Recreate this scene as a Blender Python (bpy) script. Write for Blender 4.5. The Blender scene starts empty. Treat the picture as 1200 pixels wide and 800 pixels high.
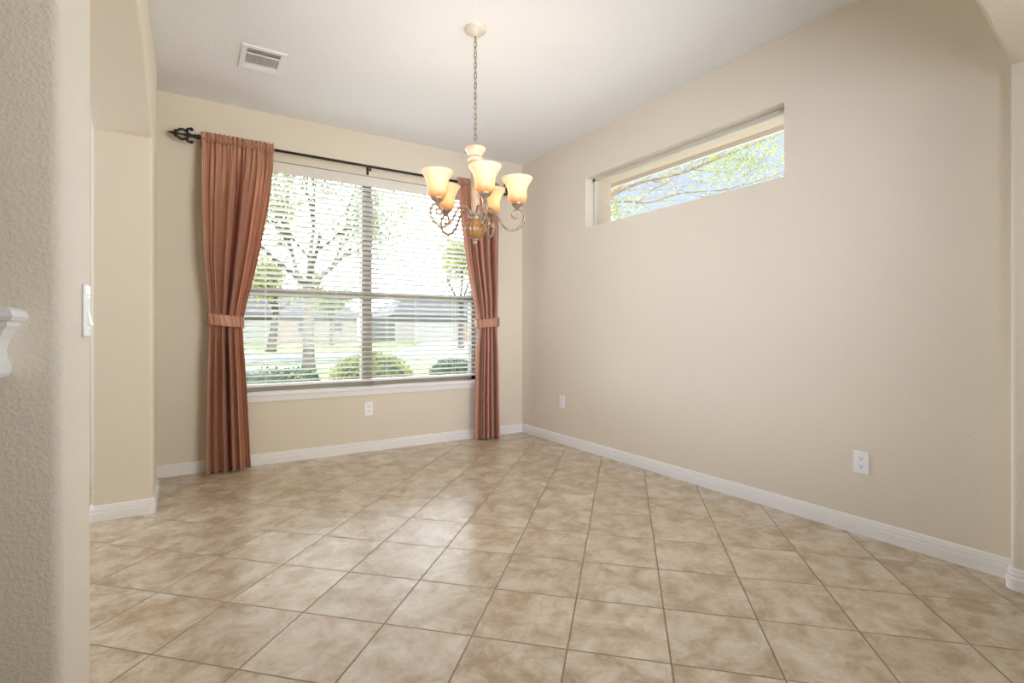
import bpy, bmesh, math, random
from math import sin, cos, pi, radians, sqrt, atan2, exp
from mathutils import Vector, Matrix

sc = bpy.context.scene
COL = sc.collection
random.seed(7)

# ------------------------------------------------------------------ camera
F_PX, CX, CY, PSI = 597.15, 594.65, 387.17, radians(32.098)
CAM = Vector((-2.920, -4.367, 1.041))
cd = bpy.data.cameras.new('camera')
cam = bpy.data.objects.new('camera', cd); COL.objects.link(cam)
cd.sensor_fit = 'HORIZONTAL'; cd.sensor_width = 36.0
cd.lens = F_PX / 1200 * 36.0
cd.shift_x = (600 - CX) / 1200
cd.shift_y = (CY - 400) / 1200
cd.clip_start = 0.02; cd.clip_end = 400
cam.location = CAM
cam.rotation_euler = (pi / 2, 0, -PSI)
sc.camera = cam

# ------------------------------------------------------------------ colour management
sc.view_settings.view_transform = 'Standard'
sc.view_settings.look = 'None'
sc.view_settings.gamma = 1.0
sc.view_settings.use_curve_mapping = False
sc.view_settings.exposure = 0.0
sc.cycles.use_denoising = True
sc.cycles.max_bounces = 10
sc.cycles.diffuse_bounces = 6
sc.cycles.transparent_max_bounces = 16
sc.cycles.sample_clamp_indirect = 6.0

# ------------------------------------------------------------------ sky
w = bpy.data.worlds.new('sky'); sc.world = w; w.use_nodes = True
nt = w.node_tree; nt.nodes.clear()
out = nt.nodes.new('ShaderNodeOutputWorld'); bg = nt.nodes.new('ShaderNodeBackground')
tc = nt.nodes.new('ShaderNodeTexCoord')
sep = nt.nodes.new('ShaderNodeSeparateXYZ'); nt.links.new(tc.outputs['Generated'], sep.inputs[0])
ramp = nt.nodes.new('ShaderNodeValToRGB')
ramp.color_ramp.elements[0].position = 0.0; ramp.color_ramp.elements[0].color = (1.0, 1.0, 0.98, 1)
ramp.color_ramp.elements[1].position = 0.55; ramp.color_ramp.elements[1].color = (0.42, 0.62, 0.95, 1)
e = ramp.color_ramp.elements.new(0.25); e.color = (0.68, 0.78, 1.02, 1)
nt.links.new(sep.outputs['Z'], ramp.inputs[0])
front = nt.nodes.new('ShaderNodeMapRange')               # bright haze to the north, where the street is
front.inputs['From Min'].default_value = 0.70; front.inputs['From Max'].default_value = 0.93
nt.links.new(sep.outputs['Y'], front.inputs['Value'])
mx = nt.nodes.new('ShaderNodeMix'); mx.data_type = 'RGBA'
nt.links.new(front.outputs[0], mx.inputs[0]); nt.links.new(ramp.outputs[0], mx.inputs[6])
mx.inputs[7].default_value = (26.0, 27.5, 29.5, 1)
nt.links.new(mx.outputs[2], bg.inputs['Color'])
bg.inputs['Strength'].default_value = 1.15
nt.links.new(bg.outputs[0], out.inputs['Surface'])

# ------------------------------------------------------------------ lights
def light(name, kind, loc, energy, color=(1, 1, 1), rot=(0, 0, 0), **kw):
    d = bpy.data.lights.new(name, kind); d.energy = energy; d.color = color
    for k, v in kw.items(): setattr(d, k, v)
    o = bpy.data.objects.new(name, d); COL.objects.link(o)
    o.location = loc; o.rotation_euler = rot
    return o
def aim(o, target):
    o.rotation_euler = (Vector(target) - Vector(o.location)).to_track_quat('-Z', 'Y').to_euler()

sun = light('sun', 'SUN', (-4, -34, 38), 8.0, (1.0, 0.96, 0.88), angle=radians(0.6)); aim(sun, (0, 0, 0))
# added soft fill for the back wall, unseen behind the camera to the right
l1 = light('added_fill_right', 'AREA', (-0.55, -5.3, 1.6), 38, (1.0, 1.0, 0.98), shape='RECTANGLE', size=2.0, size_y=1.8, spread=radians(85))
aim(l1, (-2.2, 0, 2.15))
l4 = light('added_fill_side', 'AREA', (-0.40, -4.45, 1.5), 2.5, (0.62, 0.88, 1.35), shape='RECTANGLE', size=0.8, size_y=1.9, spread=radians(70))  # added bluish fill, out of view, to whiten the near pillar's side face
aim(l4, (-3.1, -2.7, 1.6))
l5 = light('added_fill_left', 'AREA', (-3.55, -5.5, 1.65), 20, (0.91, 0.98, 1.22), shape='RECTANGLE', size=1.1, size_y=1.8, spread=radians(62))  # added cool fill behind the camera, lifting the right wall and corner
aim(l5, (0, -0.4, 2.0))
# added fill lamp, unseen in the hall, brightening the right wall
l2 = light('added_fill_hall', 'AREA', (-4.95, -0.64, 1.5), 28, (0.90, 0.99, 1.20), shape='RECTANGLE', size=1.0, size_y=2.2)
aim(l2, (0, -2.2, 2.0))
# ------------------------------------------------------------------ materials
def mat(name):
    m = bpy.data.materials.new(name); m.use_nodes = True
    nt = m.node_tree
    return m, nt, nt.nodes['Principled BSDF']
def simple(name, col, rough=0.5, metal=0.0, spec=0.5, noise=0.0, nscale=30, bump=0.0, bscale=120):
    m, nt, b = mat(name)
    b.inputs['Base Color'].default_value = (*col, 1); b.inputs['Roughness'].default_value = rough
    b.inputs['Metallic'].default_value = metal; b.inputs['Specular IOR Level'].default_value = spec
    tcn = nt.nodes.new('ShaderNodeTexCoord')
    if noise > 0:
        n = nt.nodes.new('ShaderNodeTexNoise'); n.inputs['Scale'].default_value = nscale; n.inputs['Detail'].default_value = 5
        nt.links.new(tcn.outputs['Object'], n.inputs['Vector'])
        r = nt.nodes.new('ShaderNodeValToRGB')
        r.color_ramp.elements[0].position = 0.3; r.color_ramp.elements[1].position = 0.7
        r.color_ramp.elements[0].color = (*[c * (1 - noise) for c in col], 1)
        r.color_ramp.elements[1].color = (*[min(1, c * (1 + noise)) for c in col], 1)
        nt.links.new(n.outputs['Fac'], r.inputs[0]); nt.links.new(r.outputs[0], b.inputs['Base Color'])
    if bump > 0:
        n = nt.nodes.new('ShaderNodeTexNoise'); n.inputs['Scale'].default_value = bscale; n.inputs['Detail'].default_value = 2
        nt.links.new(tcn.outputs['Object'], n.inputs['Vector'])
        r = nt.nodes.new('ShaderNodeMapRange'); r.inputs['From Min'].default_value = 0.42; r.inputs['From Max'].default_value = 0.66
        nt.links.new(n.outputs['Fac'], r.inputs['Value'])
        bp = nt.nodes.new('ShaderNodeBump'); bp.inputs['Strength'].default_value = bump; bp.inputs['Distance'].default_value = 0.0025
        nt.links.new(r.outputs[0], bp.inputs['Height']); nt.links.new(bp.outputs[0], b.inputs['Normal'])
    return m

M = {}
M['wall'] = simple('beige_wall_paint', (0.74, 0.665, 0.54), 0.75, spec=0.25, bump=0.28, bscale=140)
M['ceiling'] = simple('ceiling_paint', (0.885, 0.895, 0.915), 0.85, spec=0.2, bump=0.35, bscale=80)
M['white'] = simple('white_trim_paint', (0.84, 0.82, 0.79), 0.35, spec=0.4)
M['plastic'] = simple('white_plastic', (0.88, 0.87, 0.86), 0.3, spec=0.5)
M['slot'] = simple('dark_slot', (0.05, 0.045, 0.04), 0.6)
M['iron'] = simple('dark_bronze_iron', (0.035, 0.027, 0.022), 0.45, metal=0.6)
M['frame'] = simple('tan_window_vinyl', (0.24, 0.20, 0.145), 0.5)
M['frame_light'] = simple('almond_window_vinyl', (0.62, 0.57, 0.47), 0.5)
M['soffit_tan'] = simple('tan_exterior_paint', (0.60, 0.49, 0.37), 0.8)
M['soffit_brown'] = simple('brown_soffit_paint', (0.33, 0.25, 0.19), 0.8)
M['brick'] = simple('tan_brick', (0.52, 0.38, 0.27), 0.9, noise=0.25, nscale=12)
M['vent'] = simple('vent_enamel', (0.90, 0.90, 0.90), 0.4)
M['vent_dark'] = simple('vent_duct', (0.20, 0.20, 0.18), 0.8)
M['antique'] = simple('antique_champagne_metal', (0.34, 0.245, 0.165), 0.42, metal=0.6, noise=0.35, nscale=60)
M['canopy'] = simple('cream_antique_metal', (0.72, 0.66, 0.58), 0.4, metal=0.2, noise=0.08, nscale=60)
M['bark'] = simple('grey_bark', (0.175, 0.158, 0.145), 0.9, noise=0.3, nscale=14)
M['bark_warm'] = simple('warm_bark', (0.34, 0.25, 0.17), 0.9, noise=0.3, nscale=20)
M['lawn'] = simple('lawn_grass', (0.20, 0.245, 0.075), 0.95, noise=0.3, nscale=3)
M['concrete'] = simple('pale_concrete', (0.46, 0.455, 0.445), 0.9, noise=0.06, nscale=4)
M['bounce_ground'] = simple('pale_bounce_ground', (0.80, 0.78, 0.74), 0.95, noise=0.08, nscale=8)
M['street'] = simple('street_concrete', (0.22, 0.235, 0.25), 0.9, noise=0.08, nscale=2)
M['house_white'] = simple('pale_house_brick', (0.34, 0.33, 0.325), 0.9, noise=0.1, nscale=6)
M['house_tan'] = simple('tan_house_brick', (0.28, 0.255, 0.23), 0.9, noise=0.1, nscale=6)
M['roof'] = simple('grey_shingles', (0.13, 0.13, 0.145), 0.9, noise=0.2, nscale=5)
M['garage'] = simple('garage_door_paint', (0.38, 0.38, 0.38), 0.6)
M['dark_glass'] = simple('dark_window_glass', (0.07, 0.08, 0.09), 0.15)

def leafmat(name, c1, c2):
    m, nt, b = mat(name)
    tcn = nt.nodes.new('ShaderNodeTexCoord'); n = nt.nodes.new('ShaderNodeTexNoise'); n.inputs['Scale'].default_value = 5
    nt.links.new(tcn.outputs['Object'], n.inputs['Vector'])
    r = nt.nodes.new('ShaderNodeValToRGB'); r.color_ramp.elements[0].position = 0.35; r.color_ramp.elements[1].position = 0.65
    r.color_ramp.elements[0].color = (*c1, 1); r.color_ramp.elements[1].color = (*c2, 1)
    nt.links.new(n.outputs['Fac'], r.inputs[0]); nt.links.new(r.outputs[0], b.inputs['Base Color'])
    b.inputs['Roughness'].default_value = 0.6
    t = nt.nodes.new('ShaderNodeBsdfTranslucent'); nt.links.new(r.outputs[0], t.inputs['Color'])
    mixn = nt.nodes.new('ShaderNodeMixShader'); mixn.inputs[0].default_value = 0.45
    o = nt.nodes['Material Output']
    nt.links.new(b.outputs[0], mixn.inputs[1]); nt.links.new(t.outputs[0], mixn.inputs[2]); nt.links.new(mixn.outputs[0], o.inputs['Surface'])
    return m
M['leaf_spring'] = leafmat('spring_leaves', (0.34, 0.37, 0.10), (0.52, 0.53, 0.22))
M['leaf_oak'] = leafmat('oak_leaves', (0.27, 0.31, 0.11), (0.46, 0.49, 0.22))
M['leaf_hedge'] = leafmat('hedge_leaves', (0.09, 0.13, 0.095), (0.17, 0.22, 0.15))
M['leaf_bush'] = leafmat('bush_leaves', (0.22, 0.26, 0.065), (0.40, 0.42, 0.15))

# window glass: clear sheet with a fresnel reflection
def glassmat():
    m, nt, b = mat('window_glass'); nt.nodes.remove(b)
    o = nt.nodes['Material Output']
    t = nt.nodes.new('ShaderNodeBsdfTransparent'); t.inputs['Color'].default_value = (0.97, 0.985, 0.98, 1)
    g = nt.nodes.new('ShaderNodeBsdfGlossy'); g.inputs['Roughness'].default_value = 0.02
    fr = nt.nodes.new('ShaderNodeFresnel'); fr.inputs['IOR'].default_value = 1.25
    x = nt.nodes.new('ShaderNodeMixShader')
    nt.links.new(fr.outputs[0], x.inputs[0]); nt.links.new(t.outputs[0], x.inputs[1]); nt.links.new(g.outputs[0], x.inputs[2])
    nt.links.new(x.outputs[0], o.inputs['Surface'])
    return m
M['glass'] = glassmat()

def blindmat():
    m, nt, b = mat('white_faux_wood'); o = nt.nodes['Material Output']
    b.inputs['Base Color'].default_value = (0.86, 0.85, 0.82, 1); b.inputs['Roughness'].default_value = 0.4
    t = nt.nodes.new('ShaderNodeBsdfTranslucent'); t.inputs['Color'].default_value = (0.85, 0.84, 0.80, 1)
    x = nt.nodes.new('ShaderNodeMixShader'); x.inputs[0].default_value = 0.18
    nt.links.new(b.outputs[0], x.inputs[1]); nt.links.new(t.outputs[0], x.inputs[2]); nt.links.new(x.outputs[0], o.inputs['Surface'])
    return m
M['blind'] = blindmat()
M['valance'] = simple('white_valance', (0.76, 0.71, 0.63), 0.45)

# tile floor laid on the diagonal
def tilemat():
    m, nt, b = mat('diagonal_ceramic_tile')
    N = nt.nodes.new; L = nt.links.new
    S = 0.312236 * 1.041; tau = radians(45.0)
    e1 = (cos(tau), -sin(tau), 0); e2 = (sin(tau), cos(tau), 0)
    o1 = CAM.x * e1[0] + CAM.y * e1[1] - 0.48615 * 1.041
    o2 = CAM.x * e2[0] + CAM.y * e2[1] + 1.6005 * 1.041
    geo = N('ShaderNodeNewGeometry')
    def math_(op, a, bb=None, c=None):
        n = N('ShaderNodeMath'); n.operation = op
        for i, v in enumerate((a, bb, c)):
            if v is None: continue
            if isinstance(v, (int, float)): n.inputs[i].default_value = v
            else: L(v, n.inputs[i])
        return n.outputs[0]
    def axis(ev, off):
        d = N('ShaderNodeVectorMath'); d.operation = 'DOT_PRODUCT'; L(geo.outputs['Position'], d.inputs[0]); d.inputs[1].default_value = ev
        return math_('DIVIDE', math_('SUBTRACT', d.outputs['Value'], off), S)
    u = axis(e1, o1); v = axis(e2, o2)
    def dist(c):
        fr = math_('FRACT', c); return math_('MINIMUM', fr, math_('SUBTRACT', 1.0, fr))
    dmin = math_('MINIMUM', dist(u), dist(v))
    # a hair of irregularity on the tile edge
    nz = N('ShaderNodeTexNoise'); nz.inputs['Scale'].default_value = 70; L(geo.outputs['Position'], nz.inputs['Vector'])
    dd = math_('ADD', dmin, math_('MULTIPLY', math_('SUBTRACT', nz.outputs['Fac'], 0.5), 0.006))
    mr = N('ShaderNodeMapRange'); mr.interpolation_type = 'SMOOTHSTEP'
    mr.inputs['From Min'].default_value = 0.0060; mr.inputs['From Max'].default_value = 0.0112; L(dd, mr.inputs['Value'])
    tile = mr.outputs[0]
    idv = N('ShaderNodeCombineXYZ'); L(math_('FLOOR', u), idv.inputs[0]); L(math_('FLOOR', v), idv.inputs[1])
    wn = N('ShaderNodeTexWhiteNoise'); wn.noise_dimensions = '2D'; L(idv.outputs[0], wn.inputs['Vector'])
    offv = N('ShaderNodeVectorMath'); offv.operation = 'SCALE'; L(wn.outputs['Color'], offv.inputs[0]); offv.inputs['Scale'].default_value = 40
    pv = N('ShaderNodeVectorMath'); pv.operation = 'ADD'; L(geo.outputs['Position'], pv.inputs[0]); L(offv.outputs[0], pv.inputs[1])
    n1 = N('ShaderNodeTexNoise'); n1.inputs['Scale'].default_value = 8.0; n1.inputs['Detail'].default_value = 6; n1.inputs['Roughness'].default_value = 0.68; n1.inputs['Distortion'].default_value = 0.4
    L(pv.outputs[0], n1.inputs['Vector'])
    r = N('ShaderNodeValToRGB'); cr = r.color_ramp
    cr.elements[0].position = 0.36; cr.elements[0].color = (0.430, 0.318, 0.202, 1)
    cr.elements[1].position = 0.64; cr.elements[1].color = (0.665, 0.590, 0.472, 1)
    ee = cr.elements.new(0.5); ee.color = (0.550, 0.447, 0.318, 1)
    L(n1.outputs['Fac'], r.inputs[0])
    n2 = N('ShaderNodeTexNoise'); n2.inputs['Scale'].default_value = 55; n2.inputs['Detail'].default_value = 4; L(pv.outputs[0], n2.inputs['Vector'])
    hsv = N('ShaderNodeHueSaturation'); L(r.outputs[0], hsv.inputs['Color'])
    L(math_('ADD', 0.82, math_('ADD', math_('MULTIPLY', n2.outputs['Fac'], 0.32), math_('MULTIPLY', wn.outputs['Value'], 0.10))), hsv.inputs['Value'])
    x = N('ShaderNodeMix'); x.data_type = 'RGBA'; L(tile, x.inputs[0]); x.inputs[6].default_value = (0.25, 0.175, 0.11, 1); L(hsv.outputs[0], x.inputs[7])
    L(x.outputs[2], b.inputs['Base Color'])
    rr = N('ShaderNodeMapRange'); rr.inputs['To Min'].default_value = 0.85; rr.inputs['To Max'].default_value = 0.25; L(tile, rr.inputs['Value'])
    L(rr.outputs[0], b.inputs['Roughness'])
    b.inputs['Specular IOR Level'].default_value = 1.0
    hgt = math_('ADD', math_('MULTIPLY', tile, 1.0), math_('MULTIPLY', n1.outputs['Fac'], 0.06))
    bp = N('ShaderNodeBump'); bp.inputs['Strength'].default_value = 0.5; bp.inputs['Distance'].default_value = 0.003; L(hgt, bp.inputs['Height']); L(bp.outputs[0], b.inputs['Normal'])
    return m
M['tile'] = tilemat()

# striped drapery cloth: stripes run along the cloth (UV x)
def clothmat(name, horizontal=False):
    m, nt, b = mat(name); N = nt.nodes.new; L = nt.links.new
    uv = N('ShaderNodeUVMap'); uv.uv_map = 'UVMap'
    sp = N('ShaderNodeSeparateXYZ'); L(uv.outputs[0], sp.inputs[0])
    n = N('ShaderNodeTexNoise'); n.noise_dimensions = '1D'; n.inputs['Scale'].default_value = 30; n.inputs['Detail'].default_value = 3; n.inputs['Roughness'].default_value = 0.75
    L(sp.outputs['X'], n.inputs['W'])
    r = N('ShaderNodeValToRGB'); cr = r.color_ramp
    cr.elements[0].position = 0.34; cr.elements[0].color = (0.24, 0.09, 0.06, 1)
    cr.elements[1].position = 0.67; cr.elements[1].color = (0.70, 0.33, 0.19, 1)
    for p, c in ((0.40, (0.47, 0.19, 0.16)), (0.445, (0.66, 0.26, 0.16)), (0.48, (0.30, 0.10, 0.07)), (0.525, (0.72, 0.50, 0.28)), (0.565, (0.64, 0.27, 0.17)), (0.615, (0.40, 0.19, 0.18))):
        q = cr.elements.new(p); q.color = (*c, 1)
    L(n.outputs['Fac'], r.inputs[0])
    n3 = N('ShaderNodeTexNoise'); n3.inputs['Scale'].default_value = 1.0; n3.inputs['Detail'].default_value = 2
    mp = N('ShaderNodeMapping'); mp.inputs['Scale'].default_value = (260, 24, 1); L(uv.outputs[0], mp.inputs['Vector']); L(mp.outputs[0], n3.inputs['Vector'])
    hs = N('ShaderNodeHueSaturation'); L(r.outputs[0], hs.inputs['Color'])
    mm = N('ShaderNodeMapRange'); mm.inputs['To Min'].default_value = 0.78; mm.inputs['To Max'].default_value = 1.25; L(n3.outputs['Fac'], mm.inputs['Value'])
    L(mm.outputs[0], hs.inputs['Value'])
    L(hs.outputs[0], b.inputs['Base Color']); b.inputs['Roughness'].default_value = 0.5
    b.inputs['Sheen Weight'].default_value = 0.3; b.inputs['Sheen Roughness'].default_value = 0.4
    t = N('ShaderNodeBsdfTranslucent'); L(hs.outputs[0], t.inputs['Color'])
    x = N('ShaderNodeMixShader'); x.inputs[0].default_value = 0.22
    L(b.outputs[0], x.inputs[1]); L(t.outputs[0], x.inputs[2]); L(x.outputs[0], nt.nodes['Material Output'].inputs['Surface'])
    return m
M['cloth'] = clothmat('striped_rust_drapery')

def shademat():
    m, nt, b = mat('lit_amber_glass_shade'); N = nt.nodes.new; L = nt.links.new
    tcn = N('ShaderNodeTexCoord'); sp = N('ShaderNodeSeparateXYZ'); L(tcn.outputs['Object'], sp.inputs[0])
    n = N('ShaderNodeTexNoise'); n.inputs['Scale'].default_value = 25; L(tcn.outputs['Object'], n.inputs['Vector'])
    mr = N('ShaderNodeMapRange'); mr.inputs['From Min'].default_value = 0.0; mr.inputs['From Max'].default_value = 0.15; L(sp.outputs['Z'], mr.inputs['Value'])
    ad = N('ShaderNodeMath'); ad.operation = 'MULTIPLY_ADD'; L(n.outputs['Fac'], ad.inputs[0]); ad.inputs[1].default_value = 0.2; L(mr.outputs[0], ad.inputs[2])
    r = N('ShaderNodeValToRGB'); cr = r.color_ramp
    cr.elements[0].position = 0.08; cr.elements[0].color = (0.50, 0.27, 0.10, 1)
    cr.elements[1].position = 1.0; cr.elements[1].color = (0.90, 0.76, 0.56, 1)
    q = cr.elements.new(0.4); q.color = (0.80, 0.58, 0.34, 1)
    L(ad.outputs[0], r.inputs[0])
    L(r.outputs[0], b.inputs['Base Color']); b.inputs['Roughness'].default_value = 0.3
    L(r.outputs[0], b.inputs['Emission Color']); b.inputs['Emission Strength'].default_value = 0.16
    t = N('ShaderNodeBsdfTranslucent'); L(r.outputs[0], t.inputs['Color'])
    x = N('ShaderNodeMixShader'); x.inputs[0].default_value = 0.4
    L(b.outputs[0], x.inputs[1]); L(t.outputs[0], x.inputs[2]); L(x.outputs[0], nt.nodes['Material Output'].inputs['Surface'])
    return m
M['shade'] = shademat()
def emat(name, col, s):
    m, nt, b = mat(name); b.inputs['Emission Color'].default_value = (*col, 1); b.inputs['Emission Strength'].default_value = s
    b.inputs['Base Color'].default_value = (*col, 1)
    return m
M['bulb'] = emat('lit_bulb', (1.0, 0.80, 0.52), 5.0)
# amber glass urn, ribbed
def urnmat():
    m, nt, b = mat('amber_glass'); N = nt.nodes.new; L = nt.links.new
    tcn = N('ShaderNodeTexCoord'); n = N('ShaderNodeTexNoise'); n.inputs['Scale'].default_value = 18; n.inputs['Detail'].default_value = 4
    L(tcn.outputs['Object'], n.inputs['Vector'])
    r = N('ShaderNodeValToRGB'); r.color_ramp.elements[0].position = 0.3; r.color_ramp.elements[0].color = (0.16, 0.075, 0.025, 1)
    r.color_ramp.elements[1].position = 0.7; r.color_ramp.elements[1].color = (0.38, 0.20, 0.065, 1)
    L(n.outputs['Fac'], r.inputs[0]); L(r.outputs[0], b.inputs['Base Color'])
    b.inputs['Roughness'].default_value = 0.18
    return m
M['urn'] = urnmat()
M['column'] = simple('cream_fluted_glass', (0.50, 0.37, 0.26), 0.25, spec=0.5, noise=0.08, nscale=40)

# ------------------------------------------------------------------ mesh helpers
class MB:
    def __init__(s): s.v = []; s.f = []
    def box(s, a, b):
        x0, y0, z0 = [min(p, q) for p, q in zip(a, b)]; x1, y1, z1 = [max(p, q) for p, q in zip(a, b)]
        n = len(s.v)
        s.v += [(x0, y0, z0), (x1, y0, z0), (x1, y1, z0), (x0, y1, z0), (x0, y0, z1), (x1, y0, z1), (x1, y1, z1), (x0, y1, z1)]
        s.f += [tuple(n + i for i in q) for q in ((0, 3, 2, 1), (4, 5, 6, 7), (0, 1, 5, 4), (1, 2, 6, 5), (2, 3, 7, 6), (3, 0, 4, 7))]
        return s
    def tube(s, pts, r, seg=10, caps=True):
        pts = [Vector(p) for p in pts]; n = len(pts)
        rs = r if isinstance(r, (list, tuple)) else [r] * n
        tans = []
        for i in range(n):
            t = pts[min(i + 1, n - 1)] - pts[max(i - 1, 0)]
            tans.append(t.normalized() if t.length > 1e-9 else Vector((0, 0, 1)))
        up = Vector((0, 0, 1)) if abs(tans[0].z) < 0.9 else Vector((1, 0, 0))
        nrm = (up - tans[0] * up.dot(tans[0])).normalized()
        base = len(s.v)
        for i in range(n):
            if i:
                nrm = nrm - tans[i] * nrm.dot(tans[i])
                nrm = nrm.normalized() if nrm.length > 1e-6 else tans[i].orthogonal().normalized()
            bi = tans[i].cross(nrm)
            for k in range(seg):
                a = 2 * pi * k / seg
                s.v.append(tuple(pts[i] + (nrm * cos(a) + bi * sin(a)) * rs[i]))
        for i in range(n - 1):
            for k in range(seg):
                a = base + i * seg + k; b = base + i * seg + (k + 1) % seg
                s.f.append((a, b, b + seg, a + seg))
        if caps:
            s.f.append(tuple(base + k for k in range(seg))[::-1]); s.f.append(tuple(base + (n - 1) * seg + k for k in range(seg)))
        return s
    def lathe(s, prof, seg=32, c=(0, 0, 0), rib=0.0, nrib=0, close=False):
        base = len(s.v); n = len(prof)
        for r, z in prof:
            for k in range(seg):
                a = 2 * pi * k / seg
                rr = r * (1 + rib * cos(nrib * a)) if nrib else r
                s.v.append((c[0] + rr * cos(a), c[1] + rr * sin(a), c[2] + z))
        for i in range(n if close else n - 1):
            j = (i + 1) % n
            for k in range(seg):
                k2 = (k + 1) % seg
                s.f.append((base + i * seg + k, base + i * seg + k2, base + j * seg + k2, base + j * seg + k))
        return s
    def sphere(s, c, r, seg=12, rings=8):
        rx = r if isinstance(r, (tuple, list)) else (r, r, r)
        base = len(s.v)
        for i in range(rings + 1):
            t = pi * i / rings
            for k in range(seg):
                a = 2 * pi * k / seg
                s.v.append((c[0] + rx[0] * sin(t) * cos(a), c[1] + rx[1] * sin(t) * sin(a), c[2] + rx[2] * cos(t)))
        for i in range(rings):
            for k in range(seg):
                k2 = (k + 1) % seg
                s.f.append((base + i * seg + k, base + (i + 1) * seg + k, base + (i + 1) * seg + k2, base + i * seg + k2))
        return s
    def quad(s, *p):
        n = len(s.v); s.v += [tuple(q) for q in p]; s.f.append(tuple(range(n, n + len(p)))); return s
    def build(s, name, m, parent=None, smooth=False, bevel=0.0, bseg=2, weld=False):
        me = bpy.data.meshes.new(name); me.from_pydata(s.v, [], s.f)
        bm = bmesh.new(); bm.from_mesh(me)
        if weld: bmesh.ops.remove_doubles(bm, verts=bm.verts, dist=1e-5)
        bmesh.ops.recalc_face_normals(bm, faces=bm.faces)
        if bevel > 0:
            bmesh.ops.bevel(bm, geom=list(bm.edges), offset=bevel, segments=bseg, affect='EDGES', profile=0.5)
        bm.to_mesh(me); bm.free()
        me.materials.append(m)
        if smooth: me.polygons.foreach_set('use_smooth', [True] * len(me.polygons))
        o = bpy.data.objects.new(name, me); COL.objects.link(o)
        if parent is not None:
            o.parent = parent
            o.matrix_parent_inverse = Matrix.Translation(-Vector(parent.location)) if parent.type == 'EMPTY' else Matrix.Identity(4)
        return o
def tag(o, label=None, cat=None, group=None, kind=None):
    if label: o['label'] = label
    if cat: o['category'] = cat
    if group: o['group'] = group
    if kind: o['kind'] = kind
    return o
def empty(name, loc, label=None, cat=None, group=None, kind=None):
    o = bpy.data.objects.new(name, None); COL.objects.link(o); o.location = loc; o.empty_display_size = 0.05
    return tag(o, label, cat, group, kind)
def struct(mb, name, m, **kw):
    return tag(mb.build(name, m, **kw), kind='structure')
def at(px, py, t):
    k = (px - CX) / F_PX; q = (py - CY) / F_PX
    fw = Vector((sin(PSI), cos(PSI), 0)); rt = Vector((cos(PSI), -sin(PSI), 0))
    return CAM + t * (fw + k * rt - q * Vector((0, 0, 1)))

# ------------------------------------------------------------------ room shell
H = 2.741
XW = -3.088              # dining face of the left wall
XL = -3.365             # hall face of the left wall
YN = -2.835; YS = -0.82  # arch jambs in the left wall
YP = -3.155              # outer corner of the near pillar
struct(MB().box((-5.3, -8.3, -0.12), (0.0, 0.0, 0.0)), 'floor', M['tile'])
struct(MB().box((-5.3, -8.3, H), (0.31, 0.31, H + 0.2)), 'ceiling', M['ceiling'])

WX0, WX1, WZ0, WZ1 = -2.67, -0.50, 0.555, 2.375   # front window opening
b = MB()
b.box((-5.3, 0, 0), (WX0, 0.25, H)); b.box((WX1, 0, 0), (0, 0.25, H))
b.box((WX0, 0, 0), (WX1, 0.25, WZ0)); b.box((WX0, 0, WZ1), (WX1, 0.25, H))
struct(b, 'wall_back', M['wall'])
TY0, TY1, TZ0, TZ1 = -2.722, -0.984, 1.930, 2.362  # high side window opening
b = MB()
for y0, y1, z0, z1 in ((-8.3, TY0, 0, H), (TY1, 0.25, 0, H), (TY0, TY1, 0, TZ0), (TY0, TY1, TZ1, H)):
    b.box((0, y0, z0), (0.14, y1, z1))
struct(b, 'wall_right', M['wall'])

def arch_wall(name, outline, axis, c0, c1, sel, r=0.019):
    """outline (u, z) extruded between c0 and c1 along the other axis; edges picked by sel are bullnosed"""
    bm = bmesh.new()
    P = (lambda u, z, c: (c, u, z)) if axis == 'x' else (lambda u, z, c: (u, c, z))
    A = [bm.verts.new(P(u, z, c0)) for u, z in outline]; B = [bm.verts.new(P(u, z, c1)) for u, z in outline]
    n = len(outline)
    bm.faces.new(A); bm.faces.new(B[::-1])
    for i in range(n): bm.faces.new((A[i], B[i], B[(i + 1) % n], A[(i + 1) % n]))
    bmesh.ops.recalc_face_normals(bm, faces=bm.faces)
    es = []
    for arr in (A, B):
        for i in range(n):
            if sel(outline[i], outline[(i + 1) % n]):
                es.append(bm.edges.get((arr[i], arr[(i + 1) % n])))
    bmesh.ops.bevel(bm, geom=es, offset=r, segments=5, affect='EDGES', profile=0.5)
    me = bpy.data.meshes.new(name)
    for fc in bm.faces:
        fc.smooth = True
    bm.to_mesh(me); bm.free(); me.materials.append(M['wall'])
    try: me.set_sharp_from_angle(angle=radians(40))
    except Exception: pass
    o = bpy.data.objects.new(name, me); COL.objects.link(o)
    return tag(o, kind='structure')

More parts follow.
